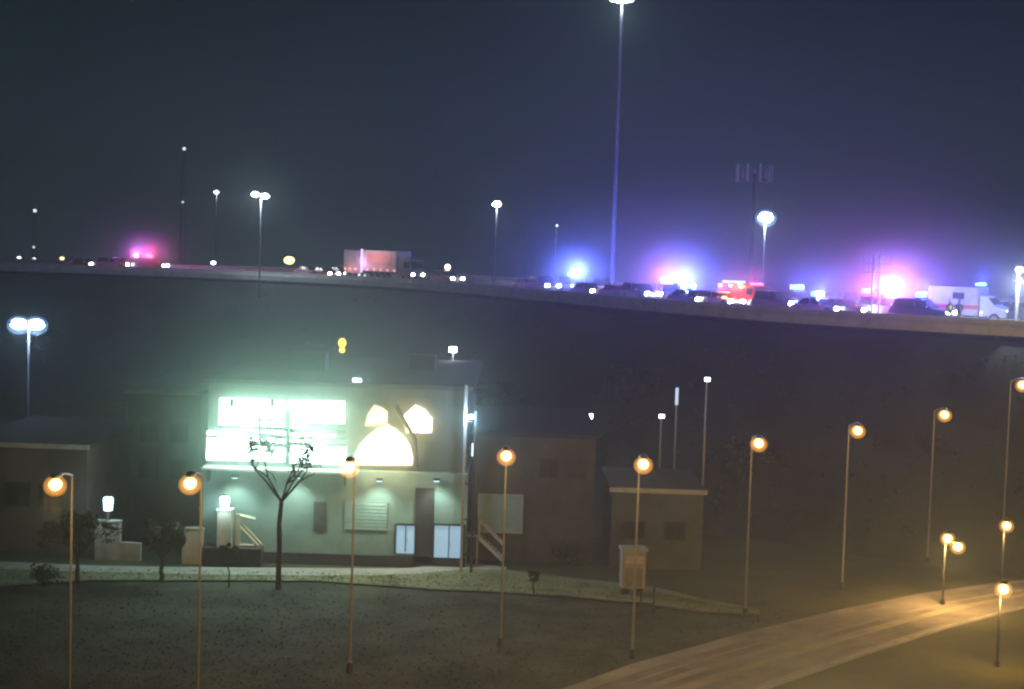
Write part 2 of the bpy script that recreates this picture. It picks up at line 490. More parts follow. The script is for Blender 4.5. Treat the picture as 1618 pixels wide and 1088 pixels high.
# trees on the embankment slope
rng = random.Random(17)
sl = [(30, 'dark slope tree low on the bank at far left'), (150, 'dark slope tree on the bank behind the left dark building'), (640, 'dark slope tree on the bank behind the lit arched window'), (860, 'dark slope tree on the bank above the brown annex'),
      (1000, 'dark slope tree on the bank above the low shed'), (1160, 'dark slope tree on the bank left of the tall sodium lamps'), (1290, 'dark slope tree on the bank between two tall sodium lamps'), ]
for k, (px, lb) in enumerate(sl):
    i = min(range(81), key=lambda j: abs(-260 + 2360 * j / 80 - px))
    o_ = rng.uniform(-17, -11); p = off(i, o_ * stp(i), 0); p.z = max(0.1, 15.5 + (o_ + 1) * .85)
    tree('slope_tree', lb, p, rng.uniform(4.0, 6.0), rng.uniform(1.9, 2.8), 60 + k, leaves=1100, size=.26, m=leafd, group='trees on the highway embankment', clear=.2)
# rough scrub over the slope
b = MB()
for k in range(1500):
    i = rng.randrange(6, 76); o_ = rng.uniform(-21, -3); p = off(i, o_ * stp(i), 0) + (ST[i + 1] - ST[i]) * rng.random(); p.z = 15.2 + (o_ + 1) * .85
    if p.z < 0: p.z = 0
    s = rng.uniform(.25, .8)
    leaf_cloud(b, p + Vector((0, 0, s * .1)), s, s, s * .6, 30, .15, rng)
o = b.build('scrub', leafd); o['kind'] = 'stuff'
# distant wood beyond the highway
b = MB()
for k in range(900):
    x = rng.uniform(-420, 420); y = rng.uniform(430, 560)
    hgt = rng.uniform(5, 11)
    leaf_cloud(b, (x, y, hgt * .55), rng.uniform(3, 6), 3, hgt * .5, 26, 1.1, rng)
o = b.build('far_wood', leafd); o['kind'] = 'stuff'

# ------------------------------------------------------------------ main building with lit upper floor
FY = 94.0
def fx(px, py): p = at(px, py, FY); return p.x, p.z
x0, _ = fx(320, 800); x1, _ = fx(738, 800)
_, ztop = fx(530, 612)
bld = thing('lit_building', 'two storey building with blazing white upper windows and a glowing arched window', 'building', ((x0 + x1) / 2, FY, 0))
OX, OY = bld.location.x, bld.location.y
D = 22.0
_, zc = fx(520, 742)
def rel(px, py, dy=0): x, z = fx(px, py); return Vector((x - OX, dy, z))
b = MB(); b.box(0, D / 2, zc / 2, x1 - x0, D, zc); b.build('lower_wall', wallgreen, bld)
b = MB(); b.box(0, D / 2 + .25, (zc + ztop) / 2 + .01, x1 - x0 - .3, D - .5, ztop - zc); b.build('upper_wall', walldark, bld)
b = MB(); b.box(0, D / 2 + .2, ztop + .16, x1 - x0 + .5, D, .3, bev=.03); roof = b.build('roof', roofm, bld)
MB().box(-3, 9, ztop + .9, 2.4, 1.8, 1.2, bev=.04).build('roof_unit', darkmet, roof); MB().box(4.5, 13, ztop + .8, 1.8, 1.6, 1.0, bev=.04).build('roof_unit', darkmet, roof)
b = MB(); b.box(0, -.07, .35, x1 - x0 + .02, .12, .7); b.build('plinth', plinthm, bld)
# canopy ledge under the upper windows
cx0, _ = fx(322, 740); cx1, _ = fx(556, 740)
b = MB(); b.box((cx0 + cx1) / 2 - OX, -.35, zc - .05, cx1 - cx0, 1.1, .16, bev=.02); b.build('canopy', trimm, bld)
b = MB()
for t in (.04, .96):
    b.box((cx0 + (cx1 - cx0) * t) - OX, -.1, zc - .5, .12, .5, .8)
b.build('canopy_bracket', darkmet, bld)
def pane(pts, m, name='window', frame=.025, mull=()):
    pts = [Vector(p) for p in pts]
    c = sum(pts, Vector()) / len(pts)
    w = MB(); w.prism([(p.x, -.02, p.z) for p in pts], (0, .3, 0))
    wo = w.build(name, m, bld)
    f = MB()
    n = len(pts)
    for i in range(n):
        f.tube((pts[i].x, -.05, pts[i].z), (pts[(i + 1) % n].x, -.05, pts[(i + 1) % n].z), frame, frame, 4)
    for a, q in mull:
        f.tube((a.x, -.07, a.z), (q.x, -.07, q.z), .02, .02, 4)
    f.build('frame', trimm, wo)
    return wo
def rect(pxa, pya, pxb, pyb, m, mull=False):
    a, c = rel(pxa, pya), rel(pxb, pyb)
    mid = (a.x + c.x) / 2
    return pane([(a.x, 0, c.z), (c.x, 0, c.z), (c.x, 0, a.z), (a.x, 0, a.z)], m, mull=[(Vector((mid, 0, c.z)), Vector((mid, 0, a.z)))] if mull else ())
for k in range(4): rect(347 + k * 25.5, 629 + k * .8, 347 + (k + 1) * 25.5 - 1.5, 672 + k * .8, e_win)
for k in range(4): rect(455 + k * 22.5, 632 + k * .7, 455 + (k + 1) * 22.5 - 1.5, 667 + k * .7, e_win)
rect(458, 669, 485, 677, e_win)
rect(327, 681, 347, 727, e_win)
for k in range(4): rect(349 + k * 25.5, 679 + k * .8, 349 + (k + 1) * 25.5 - 1.5, 727 + k * .8, e_win)
rect(458, 685, 530, 690, e_win); rect(458, 694, 516, 699, e_win)
for k in range(4): rect(457 + k * 22.5, 705 + k * .7, 457 + (k + 1) * 22.5 - 1.5, 732 + k * .7, e_win)
# arched window and the two peaked ones
arc = [(559, 734), (652, 735), (653, 722), (649, 704), (640, 690), (627, 678), (614, 671), (598, 676), (582, 688), (568, 703), (561, 720)]
pane([rel(*p) for p in arc], e_warm, 'arched_window', .06, [(rel(606, 673), rel(606, 734)), (rel(562, 712), rel(651, 713)), (rel(583, 687), rel(583, 734)), (rel(629, 681), rel(629, 734))])
pane([rel(*p) for p in [(577, 672), (611, 669), (613, 650), (604, 643), (592, 639), (582, 652)]], e_orangew, 'peaked_window', .05, [(rel(594, 641), rel(594, 671))])
pane([rel(*p) for p in [(642, 684), (683, 684), (684, 660), (672, 646), (657, 638), (645, 648), (637, 656)]], e_warm, 'peaked_window', .05, [(rel(660, 640), rel(660, 684))])
# dark spandrels, the middle post and a lattice frame that break up the lit panes
def bar(pxa, pya, pxb, pyb, name='spandrel', dy=-.16):
    a, c = rel(pxa, pya), rel(pxb, pyb)
    MB().box((a.x + c.x) / 2, dy, (a.z + c.z) / 2, c.x - a.x, .16, a.z - c.z).build(name, walldark, bld)
bar(346, 671.5, 452, 678.5); bar(459, 676, 546, 684.5); bar(486, 668, 546, 675.9); bar(326, 686, 346, 691, dy=-.15); bar(453, 648, 458, 733, 'mullion_post', -.17)
bar(459, 690, 546, 694); bar(459, 699, 546, 704.5)
for u in (364, 428): bar(u, 630, u + 6, 642, 'bracket', -.15)
b = MB()
for (xa, ya, xb, yb, r_) in ((388, 660, 452, 663, .09), (388, 683, 452, 690, .14), (398, 699, 452, 703, .15), (392, 684, 404, 702, .14), (411, 660, 412, 704, .11), (416, 686, 430, 714, .15), (430, 660, 426, 690, .07), (440, 690, 420, 714, .1), (436, 706, 428, 722, .1)):
    p, q = rel(xa, ya), rel(xb, yb); b.tube((p.x, -.32, p.z), (q.x, -.32, q.z), r_, r_, 6)
b.build('lattice_frame', darkmet, bld)
# gable outline over the arch
b = MB(); pts = [rel(626, 640), rel(655, 692), rel(659, 738)]
for p, q in zip(pts, pts[1:]): b.tube((p.x, -.14, p.z), (q.x, -.14, q.z), .13, .13, 6)
b.build('gable_trim', plinthm, bld)
# ground floor doors and recess
def door(pxa, pya, pxb, pyb):
    a, c = rel(pxa, pya), rel(pxb, pyb)
    w, h = c.x - a.x, a.z - c.z
    d = MB().box((a.x + c.x) / 2, -.04, (a.z + c.z) / 2, w, .1, h).build('door', e_door, bld)
    f = MB()
    f.box(a.x - .05, -.1, (a.z + c.z) / 2, .1, .2, h + .1); f.box(c.x + .05, -.1, (a.z + c.z) / 2, .1, .2, h + .1)
    f.box((a.x + c.x) / 2, -.1, a.z + .05, w, .2, .1); f.box((a.x + c.x) / 2, -.12, (a.z + c.z) / 2 + .1, .06, .1, h)
    f.build('frame', darkmet, d)
    MB().tube((( a.x + c.x) / 2 + .1, -.2, c.z + h * .38), ((a.x + c.x) / 2 + .1, -.2, c.z + h * .56), .02).build('handle', chrome, d)
door(627, 829, 655, 874); door(687, 829, 731, 886)
a, c = rel(657, 770), rel(684, 890)
b = MB(); b.box((a.x + c.x) / 2, -.06, (a.z + c.z) / 2, c.x - a.x, .14, a.z - c.z); b.build('recess_panel', plinthm, bld)
for pxa, pxb in ((496, 515), (545, 612)):
    a, c = rel(pxa, 792), rel(pxb, 838)
    fr_ = MB().box((a.x + c.x) / 2, -.02, (a.z + c.z) / 2, c.x - a.x, .08, a.z - c.z).build('shutter', wallgreen if pxb > 600 else walldark, bld)
    nsl = 8
    for k in range(nsl):
        zz = c.z + (a.z - c.z) * (k + .5) / nsl
        MB().box((a.x + c.x) / 2, -.08, zz, c.x - a.x - .06, .04, (a.z - c.z) / nsl * .8).build('slat', tealm if pxb > 600 else walldark, fr_)
# added lamps under the canopy, spots set forward to brighten wall and verge
wl = None
for k, px in enumerate((372, 470, 600, 690)):
    a = rel(px, 752 if px < 560 else 757)
    q = MB().box(a.x, -.14, a.z, .4, .22, .16, bev=.03).build('added_wall_light', darkmet, bld)
    MB().box(a.x, -.16, a.z - .09, .34, .16, .03).build('lens', e_win if False else e_lant, q)
    lamp(bld, (a.x, -1.25, a.z - .3), (.80, 1.0, .86), 300, .2, 'SPOT', (.5, 0, 0), 1.9, .8)
# light spilling from the glowing front
for px, pw in ((400, 900), (500, 900)):
    a = rel(px, 690); lamp(bld, (a.x, -1.6, a.z), (.66, 1.0, .84), pw, .8)
a = rel(608, 705); lamp(bld, (a.x, -1.4, a.z), (1.0, .74, .42), 800, .6)

# roof floodlight and beacons
def flood(px, py, Y, zb, label, em, col, power, r=.28, name='floodlight_post', group='white lamps on posts'):
    p = at(px, py, Y)
    root = thing(name, label, 'lamp', (p.x, p.y, zb), 0, group)
    h = p.z - zb
    MB().tube((0, 0, -.1), (0, 0, h + .1), .09, .06).build('pole', galv, root)
    hd_ = MB().box(0, -.14, h, r * 2.1, .3, r * 1.5, bev=.05, rx=.3).build('lamp_head', darkmet, root)
    MB().box(0, -.34, h - .03, r * 1.9, .06, r * 1.35, bev=.02, rx=.3).build('lens', em, hd_)
    if power: lamp(root, (0, -.75, h - .1), col, power, .2)
    return root
WHT, BLU, SOD = (.82, .95, 1.0), (.5, .72, 1.0), (1.0, .57, .17)
flood(565, 601, 95.5, ztop + .3, 'small white floodlight on a short post on the lit building roof', e_blue_w, WHT, 200, .26)
flood(716, 551, 120, 0, 'white lamp on a post at the foot of the bank behind the arched window', e_white, WHT, 220, .3)
flood(930, 656, 112, 0, 'white lamp on a post above the brown annex roof', e_blue_w, BLU, 260, .27)
flood(1117, 598, 110, 2, 'small pale lamp on the bank left of the tall sodium lamps, higher of two', e_far, WHT, 0, .2)
flood(1045, 656, 112, 0, 'small pale lamp low on the bank above the shed, lower of two', e_far, WHT, 0, .2)
p = at(541, 546, 150)
root = thing('amber_beacon', 'amber signal light on a thin post behind the lit building', 'signal light', (p.x, p.y, 0))
MB().tube((0, 0, 0), (0, 0, p.z), .08, .06).build('pole', galv, root)
hd_ = MB().box(0, .02, p.z + .1, .55, .3, 1.5, bev=.05).build('housing', mat('signal_yellow', (.5, .34, .03), .5), root)
MB().ball((0, -.2, p.z + .3), .38, .12, .42).build('lens', e_amber, hd_); MB().ball((0, -.2, p.z - .42), .26, .1, .26).build('lens', e_amber, hd_)
p = at(1070, 612, 113)
root = thing('marker_post', 'upright pale glowing marker post on the bank above the shed', 'post', (p.x, p.y, 0))
MB().tube((0, 0, 0), (0, 0, p.z - 1.3), .07).build('pole', galv, root)
MB().tube((0, 0, p.z - 1.3), (0, 0, p.z), .12, .12).build('light_tube', emis('dim_tube', (.6, .75, 1.0), .9), root)
MB().tube((0, 0, p.z), (0, 0, p.z + .1), .14, .05).build('cap', darkmet, root)

# ------------------------------------------------------------------ neighbouring buildings
def box_building(name, label, pxa, pxb, pyt, pyb, Y, dep, m, wins, trim=True, lines=()):
    a = at(pxa, pyt, Y); c = at(pxb, pyt, Y); zt = at((pxa + pxb) / 2, pyt, Y).z
    root = thing(name, label, 'building', ((a.x + c.x) / 2, Y, 0))
    w = c.x - a.x
    MB().box(0, dep / 2, zt / 2, w, dep, zt).build('wall', m, root)
    rf = MB().box(0, dep / 2, zt + .13, w + .4, dep + .4, .26, bev=.03).build('roof', roofm, root)
    if trim: MB().box(0, -.24, zt + .13, w + .42, .06, .3).build('fascia', trimm, rf)
    for (u, v, ww, hh, mm) in wins:
        f = MB().box((u - .5) * w, -.05, v * zt, ww + .2, .1, hh + .2).build('window', darkmet, root)
        MB().box((u - .5) * w, -.09, v * zt, ww, .06, hh).build('pane', mm, f)
        MB().box((u - .5) * w, -.13, v * zt, .05, .04, hh).build('mullion', darkmet, f)
    return root
box_building('low_building', 'brownish flat roofed building at the left edge behind the big sodium lamp', -60, 138, 706, 886, 95, 14, wallbrown,
             [(.18, .55, 1.4, 1.3, glassdk), (.45, .55, 1.4, 1.3, glassdk), (.72, .55, 1.4, 1.3, glassdk)])
box_building('dark_building', 'tall dark flat roofed block left of the lit building', 202, 318, 622, 860, 106, 16, walldark,
             [(.3, .7, 1.1, 1.2, glassdk), (.7, .7, 1.1, 1.2, glassdk), (.3, .42, 1.1, 1.2, glassdk), (.7, .42, 1.1, 1.2, glassdk)])
box_building('annex', 'plain brown annex with a flat roof right of the pylon posts', 748, 942, 690, 890, 97, 16, wallbrown,
             [(.62, .75, 1.0, 1.0, glassdk), (.84, .75, 1.0, 1.0, glassdk)], trim=False)
box_building('shed', 'low dark shed with a pale roof edge behind the grey kiosk', 968, 1112, 778, 905, 96, 9, walldark,
             [(.25, .5, 1.2, 1.0, glassdk), (.7, .5, 1.2, 1.0, glassdk)])

# teal board on the annex wall
a, c = at(757, 781, 96.7), at(824, 842, 96.7)
root = thing('notice_board', 'blank teal board with a pale rim on the annex wall', 'sign board', ((a.x + c.x) / 2, 96.85, (a.z + c.z) / 2))
w, h = c.x - a.x, a.z - c.z
MB().box(0, 0, 0, w, .12, h).build('panel', tealm, root)
b = MB()
for s in (-1, 1): b.box(s * w / 2, -.04, 0, .1, .16, h + .1); b.box(0, -.04, s * h / 2, w - .1, .16, .1)
b.build('rim', trimm, root)
# pylon posts with a lit lamp
a = at(736, 640, 92.6); c = at(752, 640, 92.6)
root = thing('pylon', 'tall twin post pylon with small bluish lamp between lit building and annex', 'pylon', (a.x, 92.6, 0))
zt = at(740, 608, 92.6).z
MB().box(0, 0, zt / 2, .16, .16, zt).build('post', galv, root)
MB().box(c.x - a.x, 0, zt / 2 - .8, .16, .16, zt - 1.6).build('post', darkmet, root)
b = MB()
for z in (1.2, 3.4, 5.6, 7.8): b.box((c.x - a.x) / 2, 0, z, c.x - a.x - .16, .08, .1)
b.build('crossbar', darkmet, root)
p = at(745, 658, 92.4); q = MB().box(p.x - a.x, -.15, p.z, .36, .24, .24, bev=.03).build('lamp_head', darkmet, root)
MB().box(p.x - a.x, -.3, p.z, .3, .08, .2).build('lens', e_blue_w, q); lamp(root, (p.x - a.x, -1.2, p.z - .1), BLU, 600, .15)
p = at(747, 711, 92.4); MB().box(p.x - a.x, -.02, p.z, .16, .1, .8).build('light_strip', emis('soft_strip', (.8, 1, .98), 1.3), root)
# white stair
a, c = at(757, 838, 95.2), at(790, 880, 95.2)
root = thing('stair', 'short white steel stair descending right beside the annex door', 'stair', (a.x, 95.2, 0))
L = c.x - a.x; zt = a.z - .3
for s in (0, .9):
    b = MB(); b.prism([(0, s, zt), (L + .2, s, c.z - .1), (L + .2, s, c.z - .38), (0, s, zt - .32)], (0, .06, 0)); b.build('stringer', whitep, root)
    b = MB(); b.tube((0, s, zt + .9), (L + .2, s, c.z + .75), .045); b.tube((0, s, zt), (0, s, zt + .9), .045); b.tube((L + .2, s, c.z - .2), (L + .2, s, c.z + .75), .045); b.build('handrail', whitep, root)
nst = 7
for k in range(nst):
    t = (k + .5) / nst
    MB().box(L * t, .48, zt + (c.z - .1 - zt) * t, L / nst * 1.1, .82, .05).build('step', galv, root)
MB().box(-.45, .48, zt - .05, .9, 1.0, .1).build('landing', galv, root)
b = MB()
for u in (-.8, -.1):
    for s in (.06, .9): b.box(u, s, (zt - .1) / 2, .08, .08, zt - .1)
b.build('landing_leg', galv, root)

# ------------------------------------------------------------------ left forecourt: walls, pillars, lanterns
def lantern(px, py, Y, zb, label):
    p = at(px, py, Y)
    root = thing('lantern', label, 'lantern', (p.x, p.y, zb), 0, 'frosted lanterns on the pillars')
    h = p.z - zb
    MB().tube((0, 0, 0), (0, 0, max(.08, h - .4)), .16, .1).build('base', darkmet, root)
    g = MB(); g.tube((0, 0, max(.08, h - .4)), (0, 0, h + .3), .26, .32, 14); g.ball((0, 0, h + .3), .32, .32, .2); g.build('glass', e_lant, root, True)
    MB().tube((0, 0, h + .48), (0, 0, h + .6), .2, .05).build('cap', darkmet, root)
    lamp(root, (0, -.65, h), (.6, .9, 1.0), 130, .2)
Y1 = 93.2
a = at(150, 824, Y1); c = at(190, 824, Y1); e = at(222, 858, Y1)
root = thing('concrete_wall', 'grey stepped concrete wall carrying a lantern left of the round tree', 'wall', (a.x, Y1, 0))
MB().box((c.x - a.x) / 2, .2, a.z / 2, c.x - a.x, .4, a.z, bev=.02).build('tall_section', concrete, root)
MB().box((c.x + e.x) / 2 - a.x, .2, e.z / 2, e.x - c.x - .01, .36, e.z, bev=.02).build('low_section', concrete, root)
MB().box((c.x - a.x) / 2, .2, a.z + .05, c.x - a.x + .1, .5, .1).build('coping', kerbm, root)
lantern(171, 796, Y1 + .2, a.z + .1, 'frosted lantern on the grey stepped concrete wall')
a = at(288, 836, 92.8); c = at(320, 836, 92.8)
root = thing('cream_wall', 'short cream lit wall end between round tree and dark plinth', 'wall', (a.x, 92.8, 0))
MB().prism([(0, 0, 0), (c.x - a.x, 0, 0), (c.x - a.x, 0, a.z), (.05, 0, a.z - .15), (.25, 0, a.z - .8), (0, 0, a.z - 1.2)], (0, .45, 0)).build('wall_body', cream, root)
MB().box((c.x - a.x) / 2 + .1, .22, a.z + .04, c.x - a.x - .1, .52, .1).build('coping', trimm, root)
a = at(322, 866, 92.4); c = at(412, 866, 92.4)
root = thing('planter', 'long dark brick planter base under the cream pillar', 'planter', ((a.x + c.x) / 2, 92.4, 0))
pw = c.x - a.x
MB().box(0, .5, a.z / 2, pw, 1.0, a.z, bev=.02).build('base', plinthm, root)
MB().box(0, .5, a.z + .03, pw + .1, 1.1, .08).build('coping', mat('dark_coping', (.09, .085, .08), .8), root)
zb = a.z + .07
a = at(344, 806, 92.7); c = at(367, 806, 92.7)
root = thing('cream_pillar', 'square cream pillar with a lantern on top rising from the dark planter', 'pillar', ((a.x + c.x) / 2, 92.9, zb))
MB().box(0, 0, (a.z - zb) / 2, c.x - a.x, .7, a.z - zb, bev=.02).build('shaft', cream, root)
MB().box(0, 0, a.z - zb + .05, c.x - a.x + .12, .82, .1).build('cap', trimm, root)
lantern(355, 795, 92.9, a.z + .1, 'frosted lantern on the square cream pillar')
a = at(371, 812, 92.8); c = at(408, 866, 92.8)
root = thing('cream_screen', 'cream screen with slanted pale braces right of the cream pillar', 'screen', (a.x, 92.8, zb))
hh = a.z - zb
MB().box(.22, .12, hh / 2, .3, .2, hh).build('post', cream, root)
w = c.x - a.x
for (p, q, r) in (((.3, .1, hh - .1), (w * .85, .1, hh - .3), .12), ((.3, .1, hh * .62), (w, .1, .1), .12), ((.3, .1, hh * .8), (w * 1.15, .1, .15), .06), ((.3, .1, .12), (w * .8, .1, .12), .14)):
    MB().tube(p, q, r, r, 4).build('brace', cream, root)

# ------------------------------------------------------------------ kiosk and frame on the verge
p = gr(998, 938, .1)
root = thing('kiosk', 'tall grey cabinet kiosk with a dark foot at the edge of the verge', 'kiosk', p, .12)
MB().box(0, 0, 1.5, 1.38, .9, 2.2, bev=.04).build('cabinet', mat('grey_cabinet', (.40, .38, .37), .6, col2=(.32, .3, .3)), root)
MB().box(0, 0, 2.70, 1.56, 1.1, .2, bev=.04).build('cap', trimm, root)
MB().box(0, -.47, 2.1, 1.1, .05, .42).build('display_panel', mat('pale_panel', (.6, .56, .56), .4), root)
for s in (-.42, .42): MB().box(s, 0, .2, .42, .6, .42, bev=.02).build('foot', plinthm, root)
MB().box(.0, -.47, 1.1, 1.0, .04, 1.1).build('door', mat('grey_door', (.3, .29, .29), .6), root)
p = gr(1012, 972, .0); q = gr(1032, 972, .0)
root = thing('pipe_frame', 'dark bent pipe frame standing below the grey kiosk', 'frame', p)
w = q.x - p.x
b = MB(); b.tube((w, 0, 0), (w, 0, 2.0), .06); b.tube((0, 0, 0), (0, 0, 1.3), .05); b.build('upright', darkmet, root)
b = MB(); b.tube((-.6, 0, .25), (w, 0, .25), .05); b.tube((-.9, 0, .7), (w, 0, .7), .04); b.build('crossbar', darkmet, root)

# ------------------------------------------------------------------ sodium street lamps
def sodium(px, py, label, power=900, hgt=10.0, Y=None, zb=0.0):
    p = at(px, py, Y) if Y else gr(px, py, hgt)      # the lamps stand hgt above the road, or on the bank
    if Y: hgt = p.z - zb
    root = thing('street_lamp', label, 'street lamp', (p.x, p.y, zb), 0, 'tall sodium street lamps along the frontage road')
    MB().tube((0, 2.1, 0), (0, 2.1, .5), .17, .14, 12).build('base', darkmet, root)
    MB().tube((0, 2.1, .5), (0, 2.1, hgt + .1), .068, .042, 10).build('pole', polem, root)
    b = MB(); pr = Vector((0, 2.1, hgt + .05))
    for k in range(1, 6):
        t = k / 5; q = Vector((0, 2.1 - 1.9 * t, hgt + .05 + .3 * math.sin(t * 1.57))); b.tube(pr, q, .045, .045, 8); pr = q
    b.build('arm', galv, root)
    hd_ = MB().ball((0, -.05, hgt + .36), .22, .5, .13, 16).build('lamp_head', galv, root, True)
    MB().ball((0, -.2, hgt + .02), .25, .36, .23, 16).build('lens', e_sod, hd_, True)
    MB().ball((0, -.22, hgt - .03), .48, .52, .44, 24).build('halo_volume', halo_sod, hd_, True)
    lamp(root, (0, -.25, hgt - .8), SOD, power, .18)
    return root
SL = [(90, 765, 'leftmost tall sodium lamp with pale pole in front of the low brownish building'), (302, 763, 'tall sodium lamp glowing left of the bright white windows'),
      (553, 738, 'tall sodium lamp glowing just below the arched window'), (800, 720, 'tall sodium lamp in front of the brown annex'),
      (1016, 733, 'tall sodium lamp above the grey kiosk'), (1198, 700, 'tall sodium lamp right of the low shed'), (1354, 680, 'tall sodium lamp left of the slip road bend'),
      (1491, 655, 'tall sodium lamp behind the twin headed short lamp post'), (1614, 608, 'farthest tall sodium lamp cut by the right edge')]
for k, (px, py, lb) in enumerate(SL):
    if k < 7: sodium(px, py, lb, power=380 if k < 5 else 230)
    else: sodium(px, py, lb, power=190, Y=98.0, zb=0.0 if k == 7 else 1.5)
def short_lamp(px, py, label, hgt=4.0, twin=None, power=700):
    p = gr(px, py, hgt)
    root = thing('short_street_lamp', label, 'street lamp', (p.x, p.y, 0), 0, 'short sodium lamps along the slip road')
    MB().tube((0, .35, 0), (0, .35, .3), .14, .12).build('base', darkmet, root)
    MB().tube((0, .35, .3), (0, .35, hgt), .07, .05).build('pole', darkmet, root)
    heads = [Vector((0, 0, hgt))]
    if twin: t = gr(*twin, hgt - .1); heads.append(Vector((t.x - p.x, t.y - p.y, hgt - .1)))
    for v in heads:
        MB().tube((0, .35, hgt - .1), (v.x, v.y + .15, v.z + .16), .035).build('arm', darkmet, root)
        hd_ = MB().ball((v.x, v.y, v.z + .34), .2, .34, .11, 14).build('lamp_head', darkmet, root, True)
        MB().ball((v.x, v.y - .06, v.z), .25, .3, .23, 14).build('lens', e_sod, hd_, True)
        MB().ball((v.x, v.y - .06, v.z - .03), .46, .48, .42, 24).build('halo_volume', halo_sod, hd_, True)
        lamp(root, (v.x, v.y - .1, v.z - .75), SOD, power, .15)
short_lamp(1497, 850, 'twin headed short sodium lamp post at the far side of the slip road', twin=(1513, 863), power=1100)
short_lamp(1590, 830, 'single short sodium lamp beyond the slip road near the right edge', hgt=4.2, power=450)
short_lamp(1585, 930, 'nearest short sodium lamp beside the slip road at lower right', hgt=4.0, power=650)
# added unseen lamps below the frame, put in to brighten the slip road
short_lamp(1330, 1150, 'added unseen lamp brightening the slip road from its near kerb below the view', hgt=4.0, power=9000)
short_lamp(1010, 1215, 'added unseen lamp brightening the near end of the slip road below the view', hgt=4.0, power=2200)

# ------------------------------------------------------------------ white lamp masts
def mast(px, py, Y, label, heads, em, col, power, zb=0.0, r=.09, hs=.3, name='lamp_mast'):
    p = at(px, py, Y)
    root = thing(name, label, 'lamp mast', (p.x, p.y, zb), 0, 'white lamp masts')
    h = p.z - zb
    MB().tube((0, .3, 0), (0, .3, .6), r * 2.2, r * 1.8).build('base', darkmet, root)
    MB().tube((0, .3, .6), (0, .3, h + .2), r * 1.4, r * .7, 10).build('pole', polem, root)
    for dx, dz in heads:
        MB().tube((0, .3, h + .15), (dx, .1, h + dz + .12), .05).build('arm', galv, root)
        hd_ = MB().box(dx, 0, h + dz + .12, hs * 2, hs * 2.2, .16, bev=.04).build('lamp_head', darkmet, root)
        MB().ball((dx, -.08, h + dz), hs, hs, hs * .62, 14).build('lens', em, hd_, True)
        if hs > .6: MB().ball((dx, -.1, h + dz - .1), hs * 1.5, hs * 1.5, hs * 1.2, 24).build('halo_volume', halo_blue, hd_, True)
        lamp(root, (dx, -.3, h + dz - hs - .25), col, power, .2)
    return root
mast(44, 512, 134, 'tall twin headed blue white lamp mast at the left edge', [(-.75, 0), (.75, 0)], e_blue_w, BLU, 800, hs=.72)
mast(412, 308, 197, 'twin headed white lamp mast at the highway edge above the lit building', [(-.7, .1), (.6, -.1)], e_white, WHT, 1300, hs=.5, zb=6.0)
mast(342, 303, 300, 'small single white lamp mast far beyond the highway, left of the twin headed one', [(0, 0)], e_far, WHT, 300, hs=.5)
mast(785, 322, 192, 'single white lamp mast standing on the far shoulder right of the box truck', [(0, 0)], e_white, WHT, 450, hs=.55)
mast(1210, 343, 165, 'very bright white lamp mast beyond the highway below the antenna tower', [(0, 0)], e_white, WHT, 1500, hs=.8)
# high mast with a crown of lamps
p = at(983, -2, 172)
root = thing('high_mast', 'very tall mast whose crown of lamps touches the top of the picture', 'lamp mast', (p.x, p.y, 0), 0, 'white lamp masts')
h = p.z
MB().tube((0, 0, 0), (0, 0, 1.2), .7, .6, 14).build('base', concrete, root)
MB().tube((0, 0, 1.2), (0, 0, h + .5), .34, .14, 14).build('pole', polem, root)
b = MB(); pr = None
for k in range(17):
    a = 6.2832 * k / 16; q = Vector((math.cos(a) * .95, math.sin(a) * .95, h + .2))
    if pr: b.tube(pr, q, .06, .06, 6)
    pr = q
b.build('ring', galv, root)
for k in range(8):
    a = 6.2832 * (k + .5) / 8; x, y = math.cos(a) * 1.05, math.sin(a) * 1.05
    hd_ = MB().box(x, y, h + .15, .5, .5, .28, rz=a, bev=.05).build('lamp_head', darkmet, root)
    MB().ball((x, y, h - .05), .3, .3, .2, 12).build('lens', e_white, hd_, True)
lamp(root, (0, 0, h - 1.0), WHT, 2800, .5)
